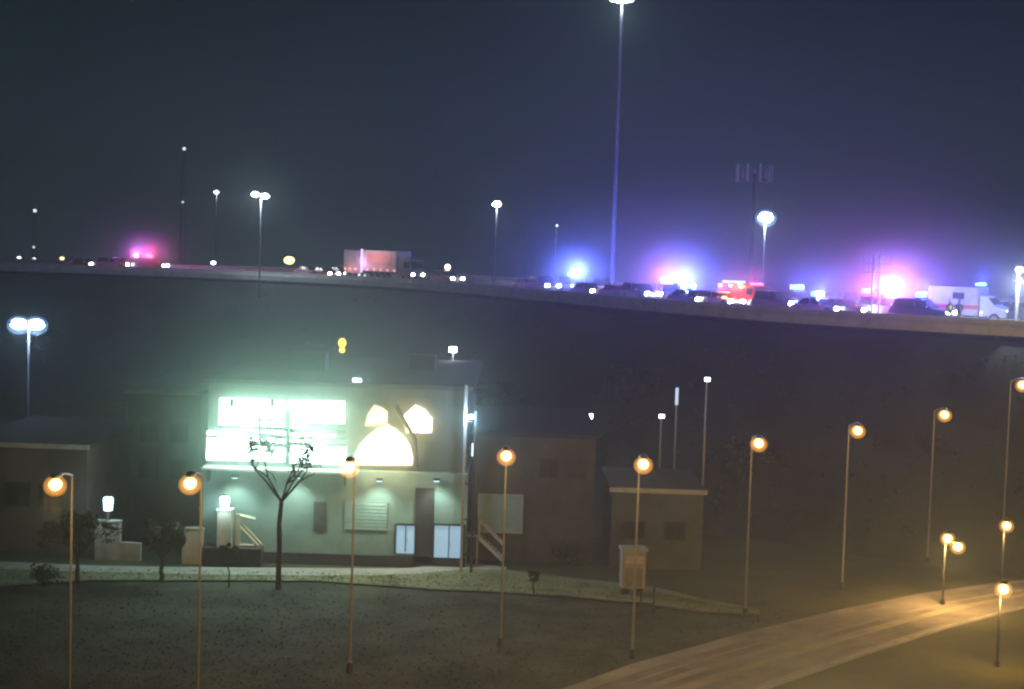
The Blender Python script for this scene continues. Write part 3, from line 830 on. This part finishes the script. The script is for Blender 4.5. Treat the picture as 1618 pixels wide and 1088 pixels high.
# off-frame sibling of the high mast at right, its light falls on the right of the highway
# antenna tower, far tower, dim pole
def tower(px, py, Y, label, zb, wtop, head):
    p = at(px, py, Y); root = thing('antenna_tower', label, 'tower', (p.x, p.y, zb), 0, 'towers beyond the highway')
    h = p.z - zb
    if head:
        MB().tube((0, 0, 0), (0, 0, h), .35, .2, 12).build('pole', darkmet, root)
        b = MB()
        for zz in (-.9, .9):
            for k in range(3):
                a0, a1 = 2.09 * k + .3, 2.09 * (k + 1) + .3
                b.tube((math.cos(a0) * wtop, math.sin(a0) * wtop, h + zz), (math.cos(a1) * wtop, math.sin(a1) * wtop, h + zz), .09, .09, 6)
                b.tube((0, 0, h + zz * .6), (math.cos(a0) * wtop, math.sin(a0) * wtop, h + zz), .08, .08, 6)
        b.build('platform', galv, root)
        for k in range(9):
            a = 6.2832 * k / 9; MB().box(math.cos(a) * wtop * .92, math.sin(a) * wtop * .92, h, .3, .16, 2.4, rz=a + 1.57).build('antenna', whitep, root)
    else:
        b = MB()
        for k in range(3):
            a = 2.094 * k + .5
            b.tube((math.cos(a) * 1.1, math.sin(a) * 1.1, 0), (math.cos(a) * wtop, math.sin(a) * wtop, h), .12, .08, 6)
        b.build('mast_leg', galv, root)
        b = MB(); n = 16
        for i in range(n):
            for k in range(3):
                a, c_ = 2.094 * k + .5, 2.094 * (k + 1) + .5
                t0, t1 = i / n, (i + 1) / n; ra, rb = 1.1 + (wtop - 1.1) * t0, 1.1 + (wtop - 1.1) * t1
                b.tube((math.cos(a) * ra, math.sin(a) * ra, h * t0), (math.cos(c_) * rb, math.sin(c_) * rb, h * t1), .05, .05, 4)
        b.build('lattice', galv, root)
        MB().ball((0, 0, h + .3), .35, .35, .35).build('beacon', emis('dim_beacon', (.8, .9, .95), 1.6), root)
        MB().ball((0, -.5, h * .72), .22, .22, .22).build('beacon', MC['dim_beacon'], root)
tower(1192, 274, 205, 'antenna tower with a ring of pale panels above the brightest lamp mast', 0, 2.6, True)
tower(291, 237, 320, 'thin lattice tower with a faint light on top at upper left', 0, .35, False)
tower(55, 335, 300, 'short lattice tower with faint lights at far left', 0, .4, False)

# faint far lamps and stars of light low in the sky
def far_lamp(px, py, Y, label, em, s=.4, zb=0):
    p = at(px, py, Y); root = thing('far_lamp_post', label, 'lamp', (p.x, p.y, zb), 0, 'far lamps beyond the highway')
    MB().tube((0, .2, 0), (0, .2, p.z - zb), .14, .09, 8).build('pole', galv, root)
    MB().box(0, .05, p.z - zb + s * .9, s * 2, s, .15).build('lamp_head', darkmet, root)
    MB().ball((0, 0, p.z - zb), s, s * .6, s * .7, 10).build('lens', em, root, True)
    return root
e_farw = emis('far_warm_lamp', (1, .8, .4), 3.5); e_fary = emis('far_yellow_lamp', (1, .9, .25), 5); e_fard = emis('far_dim_lamp', (.8, .9, .9), 5)
far_lamp(30, 407, 330, 'faint far lamp left of the police lights, leftmost of three', e_fard, .45)
far_lamp(53, 409, 330, 'faint far lamp left of the police lights, middle of three', e_fard, .5)
far_lamp(98, 408, 330, 'faint far lamp left of the police lights, rightmost of three', e_farw, .5)
far_lamp(457, 411, 235, 'dull yellow round lamp just above the highway parapet', e_fary, .85)
far_lamp(337, 415, 240, 'pale lamp just above the highway parapet near its left end', e_far, .4)
o = far_lamp(1611, 426, hd(1611) + 1.6, 'white lamp at the highway parapet at the right edge', e_far, .3, DECK)
lamp(o, (0, -.5, 3.3), WHT, 2600, .2)
far_lamp(880, 356, 190, 'thin post with a faint tip above the blue police lights', e_fard, .14)

# ------------------------------------------------------------------ vehicles
WM = {}
def wheel_meshes(r):
    if r not in WM:
        t = MB().tube((0, -.12, 0), (0, .12, 0), r, r, 18).mesh('tyre', tyre, False)
        m = MB(); m.tube((0, -.135, 0), (0, .135, 0), r * .62, r * .62, 12); m = m.mesh('rim', rimm)
        WM[r] = (t, m)
    return WM[r]
def wheels(root, xs, half, r):
    t, m = wheel_meshes(r)
    for x in xs:
        for s in (-1, 1):
            w = link('wheel', t, root); w.location = (x, s * (half - .1), r)
            link('rim', m, w)
def paintm(c): 
    return mat('car_paint_%d_%d_%d' % tuple(int(v * 100) for v in c), c, .3, .1, col2=tuple(v * .92 for v in c), coat=.6)
def car(loc, rz, label, col, group='cars queued on the highway', bar=None, suv=False, name='car', cat='car', power=0, hl=True):
    root = thing(name, label, cat, loc, rz, group)
    Lh, hw_ = (2.4, .95) if suv else (2.3, .9)
    zt = 1.75 if suv else 1.42; zs = 1.05 if suv else .88
    pm_ = paintm(col)
    body = [(-Lh, .32), (Lh - .1, .3), (Lh, .55), (Lh - .15, zs - .16), (1.05, zs), (-Lh + (.1 if suv else .5), zs + .03), (-Lh, zs - .1)]
    b = MB(); b.prism([(x, -hw_, z) for x, z in body], (0, 2 * hw_, 0))
    bmesh.ops.bevel(b.bm, geom=list(b.bm.edges), offset=.06, segments=2, affect='EDGES'); b.build('body', pm_, root)
    cab = [(1.05, zs - .03), (.25, zt - .06), (-1.0 if not suv else -1.9, zt - .05), ((-1.9 if not suv else -2.25), zs - .03)]
    b = MB(); b.prism([(x, -hw_ + .1, z) for x, z in cab], (0, 2 * hw_ - .2, 0)); b.build('windows', carglass, root)
    roofp = [(.3, zt - .07), (.15, zt), (-.95 if not suv else -1.85, zt), ((-1.1 if not suv else -2.0), zt - .07)]
    b = MB(); b.prism([(x, -hw_ + .12, z) for x, z in roofp], (0, 2 * hw_ - .24, 0)); b.build('roof', pm_, root)
    for s in (-1, 1): MB().box(-.35, s * (hw_ - .1), (zs + zt) / 2, .1, .06, zt - zs).build('door_pillar', pm_, root)
    for s in (-1, 1):
        MB().box(Lh - .05, s * (hw_ - .25), zs - .24, .14, .46, .28, bev=.03).build('headlight', e_head if hl else chrome, root)
        MB().box(-Lh + .02, s * (hw_ - .22), zs - .16, .1, .32, .18, bev=.02).build('tail_light', e_tail, root)
        MB().box(.75, s * (hw_ + .06), zs + .08, .14, .2, .14, bev=.03).build('wing_mirror', pm_, root)
    b = MB(); b.box(Lh, 0, .45, .1, 1.3, .22); b.box(-Lh, 0, .45, .1, 1.4, .2); b.build('bumper', darkmet, root)
    wheels(root, (1.45, -1.4), hw_, .34)
    if hl: lamp(root, (Lh + .4, 0, .75), (.9, .97, 1.0), 60, .1)
    if bar: light_bar(root, -.2, zt, hw_, bar, power)
    return root
def light_bar(root, x, z, hw_, bar, power, hgt=.42):
    q = MB().box(x, 0, z + .05, .34, hw_ * 1.5, .1, bev=.02).build('light_bar', darkmet, root)
    n = len(bar)
    for k, e in enumerate(bar):
        MB().box(x, (k - (n - 1) / 2) * hw_ * 1.5 / n, z + .1 + hgt / 2, .36, hw_ * 1.5 / n - .03, hgt, bev=.03).build('beacon', EM[e], q)
    if power:
        for e in dict.fromkeys(bar):
            lamp(root, (x + .1, (-.5 if e in 'r' else .4) * hw_, z + .75), PC[e], power * PW[e], .25)
EM = {'b': e_pblue, 'r': e_pred, 'w': e_pwhite, 'p': e_ppink}
PC = {'b': (.05, .09, 1.0), 'r': (1.0, .05, .12), 'w': (.20, .27, 1.0), 'p': (.62, .28, .9)}
PW = {'b': 1.0, 'r': .35, 'w': .3, 'p': .5}
def place(px, lane):                             # lane = metres beyond the near parapet
    best = None
    for i in range(80):
        for t in (0, .25, .5, .75):
            p = off(i, lane, DECK).lerp(off(i + 1, lane, DECK), t)
            v = p - Vector((0, 0, CAMZ)); x = W / 2 + FPX * v.dot(RR) / v.dot(fw)
            if best is None or abs(x - px) < best[0]:
                d = ST[i + 1] - ST[i]; best = (abs(x - px), p, math.atan2(d.y, d.x))
    return best[1] + Vector((0, 0, .012)), best[2]
def ambulance(px, lane, label, lights, power, rev=False):
    p, a = place(px, lane)
    root = thing('ambulance', label, 'ambulance', p, a + (math.pi if rev else 0), 'emergency vehicles on the highway')
    cab = [(1.0, .5), (3.1, .5), (3.15, 1.15), (2.2, 1.3), (1.6, 2.05), (1.0, 2.1)]
    b = MB(); b.prism([(x, -1.0, z) for x, z in cab], (0, 2.0, 0)); bmesh.ops.bevel(b.bm, geom=list(b.bm.edges), offset=.05, segments=2, affect='EDGES'); b.build('cab', whitep, root)
    MB().box(-1.0, 0, 1.65, 4.0, 2.3, 2.2, bev=.06).build('box_body', mat('van_grey', (.38, .38, .4), .4), root)
    MB().box(1.93, 0, 1.7, .1, 1.7, .62, ry=-.72).build('windscreen', carglass, root)
    for s in (-1, 1):
        MB().box(-1.0, s * 1.16, 1.2, 3.96, .03, .3).build('stripe', redp, root)
        MB().box(-.6, s * 1.165, 2.05, .9, .03, .5).build('side_window', carglass, root)
        MB().box(3.12, s * .75, .95, .1, .3, .2).build('headlight', e_head, root)
        MB().box(-3.01, s * .95, 1.0, .05, .2, .3).build('tail_light', e_tail, root)
    MB().box(-1, 0, .45, 3.9, 1.9, .22).build('chassis', darkmet, root)
    wheels(root, (2.2, -1.8), 1.0, .4)
    light_bar(root, .7, 2.76, 1.05, lights, power, .24)
    return root
COLS = [(.5, .5, .5), (.03, .03, .035), (.65, .65, .63), (.10, .02, .02), (.04, .06, .12), (.2, .2, .21), (.75, .74, .7)]

# box truck with lit trailer
p, a = place(616, 4.6)
root = thing('lorry', 'articulated lorry with a pale grey trailer lit pink and violet', 'lorry', p, a, 'lorries on the highway')
tr = MB().box(-.6, 0, 2.55, 6.6, 2.5, 2.7, bev=.04).build('trailer', mat('trailer_white', (.6, .58, .56), .5, col2=(.5, .48, .46), scale=1.0), root)
MB().box(-.6, 0, 1.1, 6.6, 1.2, .22).build('chassis', darkmet, root)
MB().box(-5.9, 0, 2.35, 3.6, 2.4, 3.0, bev=.05).build('rear_trailer', mat('trailer_grey', (.34, .33, .36), .5, scale=1.0), root)
MB().box(-4.0, -1.28, 2.5, .3, .06, 3.1).build('marker_strip', e_truckstrip, root)
cab = [(3.0, .7), (5.4, .7), (5.5, 1.5), (5.2, 2.9), (3.0, 3.2)]
b = MB(); b.prism([(x, -1.2, z) for x, z in cab], (0, 2.4, 0)); bmesh.ops.bevel(b.bm, geom=list(b.bm.edges), offset=.06, segments=2, affect='EDGES'); b.build('cab', paintm((.22, .2, .21)), root)
MB().box(5.36, 0, 2.2, .1, 2.0, .9, ry=-.2).build('windscreen', carglass, root)
for s in (-1, 1):
    MB().box(4.6, s * 1.2, 2.2, 1.0, .04, .8).build('side_window', carglass, root)
    MB().box(5.5, s * .85, 1.0, .1, .36, .26).build('headlight', e_head, root)
for x_ in (-7.3, -6.3, -5.2, -2.8, -1.5, -.2, 1.1, 2.4): MB().box(x_, -1.29, 1.4, .3, .05, .2).build('marker_light', e_truckred, root)
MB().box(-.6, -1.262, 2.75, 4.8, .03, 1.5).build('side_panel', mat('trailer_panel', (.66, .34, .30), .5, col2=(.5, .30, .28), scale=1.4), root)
wheels(root, (4.6, 3.4, -2.6, -1.4, -7.0, -5.8), 1.15, .5)
lamp(root, (-4.0, -2.2, 2.2), (.85, .45, 1.0), 160, .3); lamp(root, (-6.3, -2.2, 1.4), (1, .35, .25), 90, .2); lamp(root, (-1.0, -3.2, 3.2), (1, .5, .5), 260, .3)
# van with warm roof lamp just ahead of it
p, a = place(704, 5.0)
root = car(p + Vector((0, 0, 0)), a, 'dark van with a warm roof lamp right in front of the lorry', (.08, .08, .085), suv=True, name='van', cat='van', group='lorries on the highway')
MB().ball((-.1, 0, 2.15), .34, .34, .34).build('roof_lamp', emis('warm_roof_lamp', (1, .88, .6), 9), root)
MB().tube((-.1, 0, 1.7), (-.1, 0, 1.9), .1).build('lamp_stem', darkmet, root)

p, a = place(240, 5.0)
car(p, a, 'police car with blazing red beacons at the left end of the highway', (.3, .03, .03), bar='rrr', suv=True, name='police_car', cat='police car', group='emergency vehicles on the highway', power=3800)
p, a = place(212, 5.0)
car(p, a, 'police car with violet beacons beside the red beacon car at left', (.05, .05, .06), bar='rpb', suv=True, name='police_car', cat='police car', group='emergency vehicles on the highway', power=1500)
p, a = place(178, 4.0)
car(p, a, 'pale estate car just left of the violet police lights at left', (.55, .56, .55), suv=True)
p, a = place(138, 9.0)
car(p, a - .55, 'car with bright twin headlights at the far left of the highway', (.3, .3, .31))
for px, lane, lb in ((490, 9.5, 'small car behind the parapet left of the lorry, rearmost of three'), (514, 5.0, 'small car behind the parapet left of the lorry, middle of three'), (536, 9.5, 'small car behind the parapet left of the lorry, nearest the lorry')):
    p, a = place(px, lane); car(p, a - .35, lb, COLS[(px) % 7])
q = [(833, 4.5, 'first car of the queue right of the van'), (858, 4.5, 'second car of the queue right of the van'), (872, 9, 'third car of the queue, beside the first blue lights'),
     (932, 4.0, 'car right behind the first blue lights'), (950, 9, 'pale car in the middle of the queue between the two blue lights'), (972, 4.0, 'car in the near lane midway between the two blue lights'),
     (992, 8.5, 'car in the second lane midway between the two blue lights'), (1012, 4.0, 'car just left of the second blue lights'), (1112, 4.0, 'car just right of the second blue lights'),
     (1138, 4.0, 'car left of the orange lit rescue truck'), (1226, 4.2, 'car between rescue truck and the small blue police car'), (1335, 4.0, 'car left of the pink white strobe'), (1345, 9.0, 'car in the second lane left of the pink white strobe')]
for k, (px, lane, lb) in enumerate(q):
    p, a = place(px, lane); car(p, a, lb, COLS[k % 7], suv=(k % 3 == 1))
p, a = place(906, 7.0)
car(p, a, 'police car under the leftmost dazzling blue white strobe', (.05, .06, .09), bar='bwwb', suv=True, name='police_car', cat='police car', group='emergency vehicles on the highway', power=9000)
p, a = place(1052, 8.5)
car(p, a, 'police car with red and white strobes left in the pair right of the high mast', (.5, .5, .52), bar='rwbb', suv=True, name='police_car', cat='police car', group='emergency vehicles on the highway', power=5200)
p, a = place(1080, 7.0)
car(p, a, 'police car with dazzling blue white strobe right in the pair right of the high mast', (.05, .06, .09), bar='bwwb', suv=True, name='police_car', cat='police car', group='emergency vehicles on the highway', power=6000)
p, a = place(1086, 3.6)
car(p, a, 'police car with white blue strobe at the parapet in front of the dazzling pair', (.06, .07, .1), bar='wbbw', name='police_car', cat='police car', group='emergency vehicles on the highway', power=2200)
p, a = place(1263, 8.5)
car(p, a, 'small police car with a blue bar right of the rescue truck', (.05, .05, .08), bar='bbb', suv=True, name='police_car', cat='police car', group='emergency vehicles on the highway', power=1500)
p, a = place(1291, 3.4)
car(p, a, 'police car at the parapet with a blue white strobe left of the pink strobe', (.6, .6, .62), bar='bwb', name='police_car', cat='police car', group='emergency vehicles on the highway', power=1800)
p, a = place(1405, 5.0)
car(p, a, 'police car under the biggest pink white strobe', (.7, .7, .7), bar='rppppb', suv=True, name='police_car', cat='police car', group='emergency vehicles on the highway', power=6000)
p, a = place(1372, 9.0)
car(p, a, 'police car with red beacons just left of the biggest pink white strobe', (.05, .05, .07), bar='rrr', suv=True, name='police_car', cat='police car', group='emergency vehicles on the highway', power=1800)
p, a = place(1455, 3.4)
car(p, a, 'police car at the parapet right of the pink white strobe', (.06, .06, .09), bar='bb', suv=True, name='police_car', cat='police car', group='emergency vehicles on the highway', power=1800)
ambulance(1532, 7.0, 'white ambulance lit violet behind the bright parapet at right', 'bb', 1300)
p, a = place(1578, 9.5)
car(p, a, 'white van roof showing above the parapet near the right edge', (.75, .75, .74), suv=True, name='van', cat='van', group='lorries on the highway')
p, a = place(1640, 7.0)
car(p, a, 'police car at the right edge of the highway', (.05, .05, .08), bar='bb', suv=True, name='police_car', cat='police car', group='emergency vehicles on the highway', power=1800)
# rescue truck with orange lights and lit rear box
p, a = place(1178, 6.0)
root = thing('rescue_truck', 'red rescue truck glowing with orange marker lights', 'rescue truck', p, a, 'emergency vehicles on the highway'); root.scale = (.78, .78, .78)
cab = [(1.2, .6), (3.5, .6), (3.55, 1.4), (3.2, 2.6), (1.2, 2.6)]
b = MB(); b.prism([(x, -1.15, z) for x, z in cab], (0, 2.3, 0)); bmesh.ops.bevel(b.bm, geom=list(b.bm.edges), offset=.05, segments=2, affect='EDGES'); b.build('cab', redp, root)
MB().box(-1.2, 0, 1.75, 4.7, 2.3, 2.1, bev=.05).build('body', redp, root); MB().box(-1, 0, .5, 4.6, 2.0, .3).build('chassis', darkmet, root)
MB().box(3.4, 0, 1.98, .1, 1.9, .8, ry=-.26).build('windscreen', carglass, root)
for s in (-1, 1):
    MB().box(3.55, s * .8, .95, .1, .36, .24).build('headlight', e_head, root)
    for x_ in (-2.8, -1.0, .8): MB().box(x_, s * 1.17, 2.5, .4, .06, .24).build('marker_light', e_orange, root)
    MB().box(2.4, s * 1.16, 1.95, 1.0, .03, .7).build('side_window', carglass, root)
MB().box(3.55, 0, 1.35, .08, 1.2, .24).build('grille_light', e_orange, root)
wheels(root, (2.4, -2.2), 1.15, .48)
light_bar(root, 2.2, 2.6, 1.05, 'rrr', 900, .22)
lamp(root, (0, -1.9, 2.6), (1, .25, .08), 700, .3)
# lit message panel
p = at(1159, 450, hd(1159) + 15)
root = thing('message_sign', 'small cyan lit message panel on a post above the rescue truck', 'sign', (p.x, p.y, DECK))
h = p.z - DECK
for s in (-.8, .8): MB().tube((s, .1, 0), (s, .1, h), .08).build('post', galv, root)
MB().box(0, 0, h, 2.4, .3, 1.1, bev=.04).build('housing', darkmet, root)
MB().box(0, -.17, h, 2.15, .05, .85).build('screen', e_cyan, root)
# lattice gantry over the pink strobe
p = at(1386, 402, hd(1386) + 4); p2 = at(1386, 402, hd(1386) + 4)
root = thing('sign_gantry', 'short lattice sign mast rising behind the pink white strobe', 'gantry', (p.x, p.y, DECK))
h = p.z - DECK
for s in (-.25, .25): MB().tube((s, 0, 0), (s, 0, h), .09).build('post', galv, root)
b = MB()
for k in range(8): b.tube((-.25, 0, h * k / 8), (.25, 0, h * (k + 1) / 8), .035, .035, 5)
b.build('bracing', galv, root)
b = MB()
for z in (0, -.7, -1.4): b.box(0, -.1, h + z, 2.1, .1, .09)
for k in range(6): b.tube((-1.05 + .42 * k, -.1, h - 1.4), (-1.05 + .42 * k, -.1, h), .03, .03, 5)
b.build('sign_frame', trimm, root)
# responders on the highway by the right parapet
def person(px, lane, label, top, pants, vest, rz, lift=0.0):
    p, a = place(px, lane); p.z += lift
    root = thing('person', label, 'person', p, rz, 'responders standing on the highway')
    def skin(name, verts, edges, rad, m):
        me = bpy.data.meshes.new(name); me.from_pydata(verts, edges, []); o = link(name, me, root); me.materials.append(m)
        md = o.modifiers.new('skin', 'SKIN')
        for i, r in enumerate(rad):
            me.skin_vertices[0].data[i].radius = (r, r)
        me.skin_vertices[0].data[0].use_root = True
        sm = o.modifiers.new('sub', 'SUBSURF'); sm.levels = 1; sm.render_levels = 1
        return o
    V = [(0, 0, .95), (0, 0, 1.18), (0, .0, 1.42), (0, 0, 1.52), (0, -.02, 1.68), (.1, 0, .9), (.12, -.02, .5), (.13, 0, .08), (.13, -.16, .04), (-.1, 0, .9), (-.12, -.03, .5), (-.15, .04, .08), (-.15, -.12, .04),
         (.2, 0, 1.4), (.26, .02, 1.14), (.24, -.16, .93), (-.2, 0, 1.4), (-.27, .02, 1.14), (-.26, -.12, .92)]
    E = [(0, 1), (1, 2), (2, 3), (3, 4), (0, 5), (5, 6), (6, 7), (7, 8), (0, 9), (9, 10), (10, 11), (11, 12), (2, 13), (13, 14), (14, 15), (2, 16), (16, 17), (17, 18)]
    R = [.15, .14, .15, .06, .1, .1, .075, .055, .05, .1, .075, .055, .05, .075, .055, .04, .075, .055, .04]
    skin('body', V, E, R, pants)
    skin('vest', [(0, 0, 1.0), (0, 0, 1.2), (0, 0, 1.44)], [(0, 1), (1, 2)], [.185, .175, .175], vest)
    MB().ball((0, 0, 1.77), .12, .14, .08).build('helmet', top, root, True)
uni = mat('dark_uniform', (.05, .05, .06), .85); hiv = mat('hi_vis_yellow', (.55, .65, .08), .6); hel = mat('yellow_helmet', (.7, .6, .12), .4)
person(1499, 1.6, 'responder in a yellow vest and helmet standing behind the bright parapet', hel, uni, hiv, .2)
person(1512, 2.6, 'responder in a dark coat standing right of the one in the yellow vest', uni, uni, mat('dark_vest', (.09, .09, .1), .8), -.5)

# ------------------------------------------------------------------ haze
hz = MB().box(0, 430, 29.5, 1380, 960, 61).build('haze', mat('haze_surface', (1, 1, 1)))
hz['kind'] = 'stuff'
m = bpy.data.materials.new('haze_air'); m.use_nodes = True
n = m.node_tree.nodes; n.clear()
out = n.new('ShaderNodeOutputMaterial'); pv = n.new('ShaderNodeVolumePrincipled')
pv.inputs['Color'].default_value = (.74, .93, .98, 1); pv.inputs["Density"].default_value = HAZE; pv.inputs['Anisotropy'].default_value = .6
m.node_tree.links.new(pv.outputs[0], out.inputs['Volume'])
hz.data.materials.clear(); hz.data.materials.append(m)
hz.display_type = 'WIRE'

# added scattering volumes that spread a glow round the beacons and lit windows
def glow_mist(name, c, r, dens, col=(.9, .95, 1.0), nscale=1.4, g=.3):
    o = MB().ball((0, 0, 0), 1, 1, 1, 24).build(name, uni); o.location = c; o.scale = r; o['kind'] = 'stuff'
    m = bpy.data.materials.new('glow_mist_air'); m.use_nodes = True
    n = m.node_tree.nodes; l = m.node_tree.links; n.clear()
    out = n.new('ShaderNodeOutputMaterial'); pv = n.new('ShaderNodeVolumePrincipled')
    pv.inputs['Color'].default_value = (*col, 1); pv.inputs['Anisotropy'].default_value = g
    tc = n.new('ShaderNodeTexCoord'); ln = n.new('ShaderNodeVectorMath'); ln.operation = 'LENGTH'
    l.new(tc.outputs['Object'], ln.inputs[0])
    mr = n.new('ShaderNodeMapRange'); mr.interpolation_type = 'SMOOTHERSTEP'
    mr.inputs['From Min'].default_value = 1.0; mr.inputs['From Max'].default_value = .05
    l.new(ln.outputs['Value'], mr.inputs['Value'])
    nz = n.new('ShaderNodeTexNoise'); nz.inputs['Scale'].default_value = nscale; nz.inputs['Detail'].default_value = 3
    l.new(tc.outputs['Object'], nz.inputs['Vector'])
    m2 = n.new('ShaderNodeMapRange'); m2.inputs['From Min'].default_value = .3; m2.inputs['From Max'].default_value = .65
    m2.inputs['To Min'].default_value = .35; m2.inputs['To Max'].default_value = 1.2
    l.new(nz.outputs['Fac'], m2.inputs['Value'])
    mm = n.new('ShaderNodeMath'); mm.operation = 'MULTIPLY'; l.new(mr.outputs[0], mm.inputs[0]); l.new(m2.outputs[0], mm.inputs[1])
    m3 = n.new('ShaderNodeMath'); m3.operation = 'MULTIPLY'; l.new(mm.outputs[0], m3.inputs[0]); m3.inputs[1].default_value = dens
    l.new(m3.outputs[0], pv.inputs['Density']); l.new(pv.outputs[0], out.inputs['Volume'])
    o.data.materials.clear(); o.data.materials.append(m)
for px, lane, rr, dd in ((900, 7, 17, .011), (1066, 8, 18, .010), (1400, 6, 17, .011), (228, 5, 13, .009), (1560, 6, 13, .011), (1240, 6, 13, .010)):
    p, a = place(px, lane)
    glow_mist('glow_mist', (p.x, p.y, p.z - .5), (rr * 1.15, rr * 1.15, rr * .95), dd)
for px, lane, rr, dd in ((906, 7, 5.5, .05), (1066, 7, 6.5, .05), (1405, 5, 7, .05), (236, 5, 6, .05), (1178, 6, 4.5, .04), (1290, 5, 5, .04)):
    p, a = place(px, lane)
    glow_mist('glow_mist', (p.x, p.y, p.z + 2.2), (rr, rr, rr * .8), dd)
p = at(480, 630, FY - 1.5)
glow_mist('glow_mist', (p.x, p.y, p.z + 1.6), (20, 8, 13), .05, (.72, 1.0, .84))
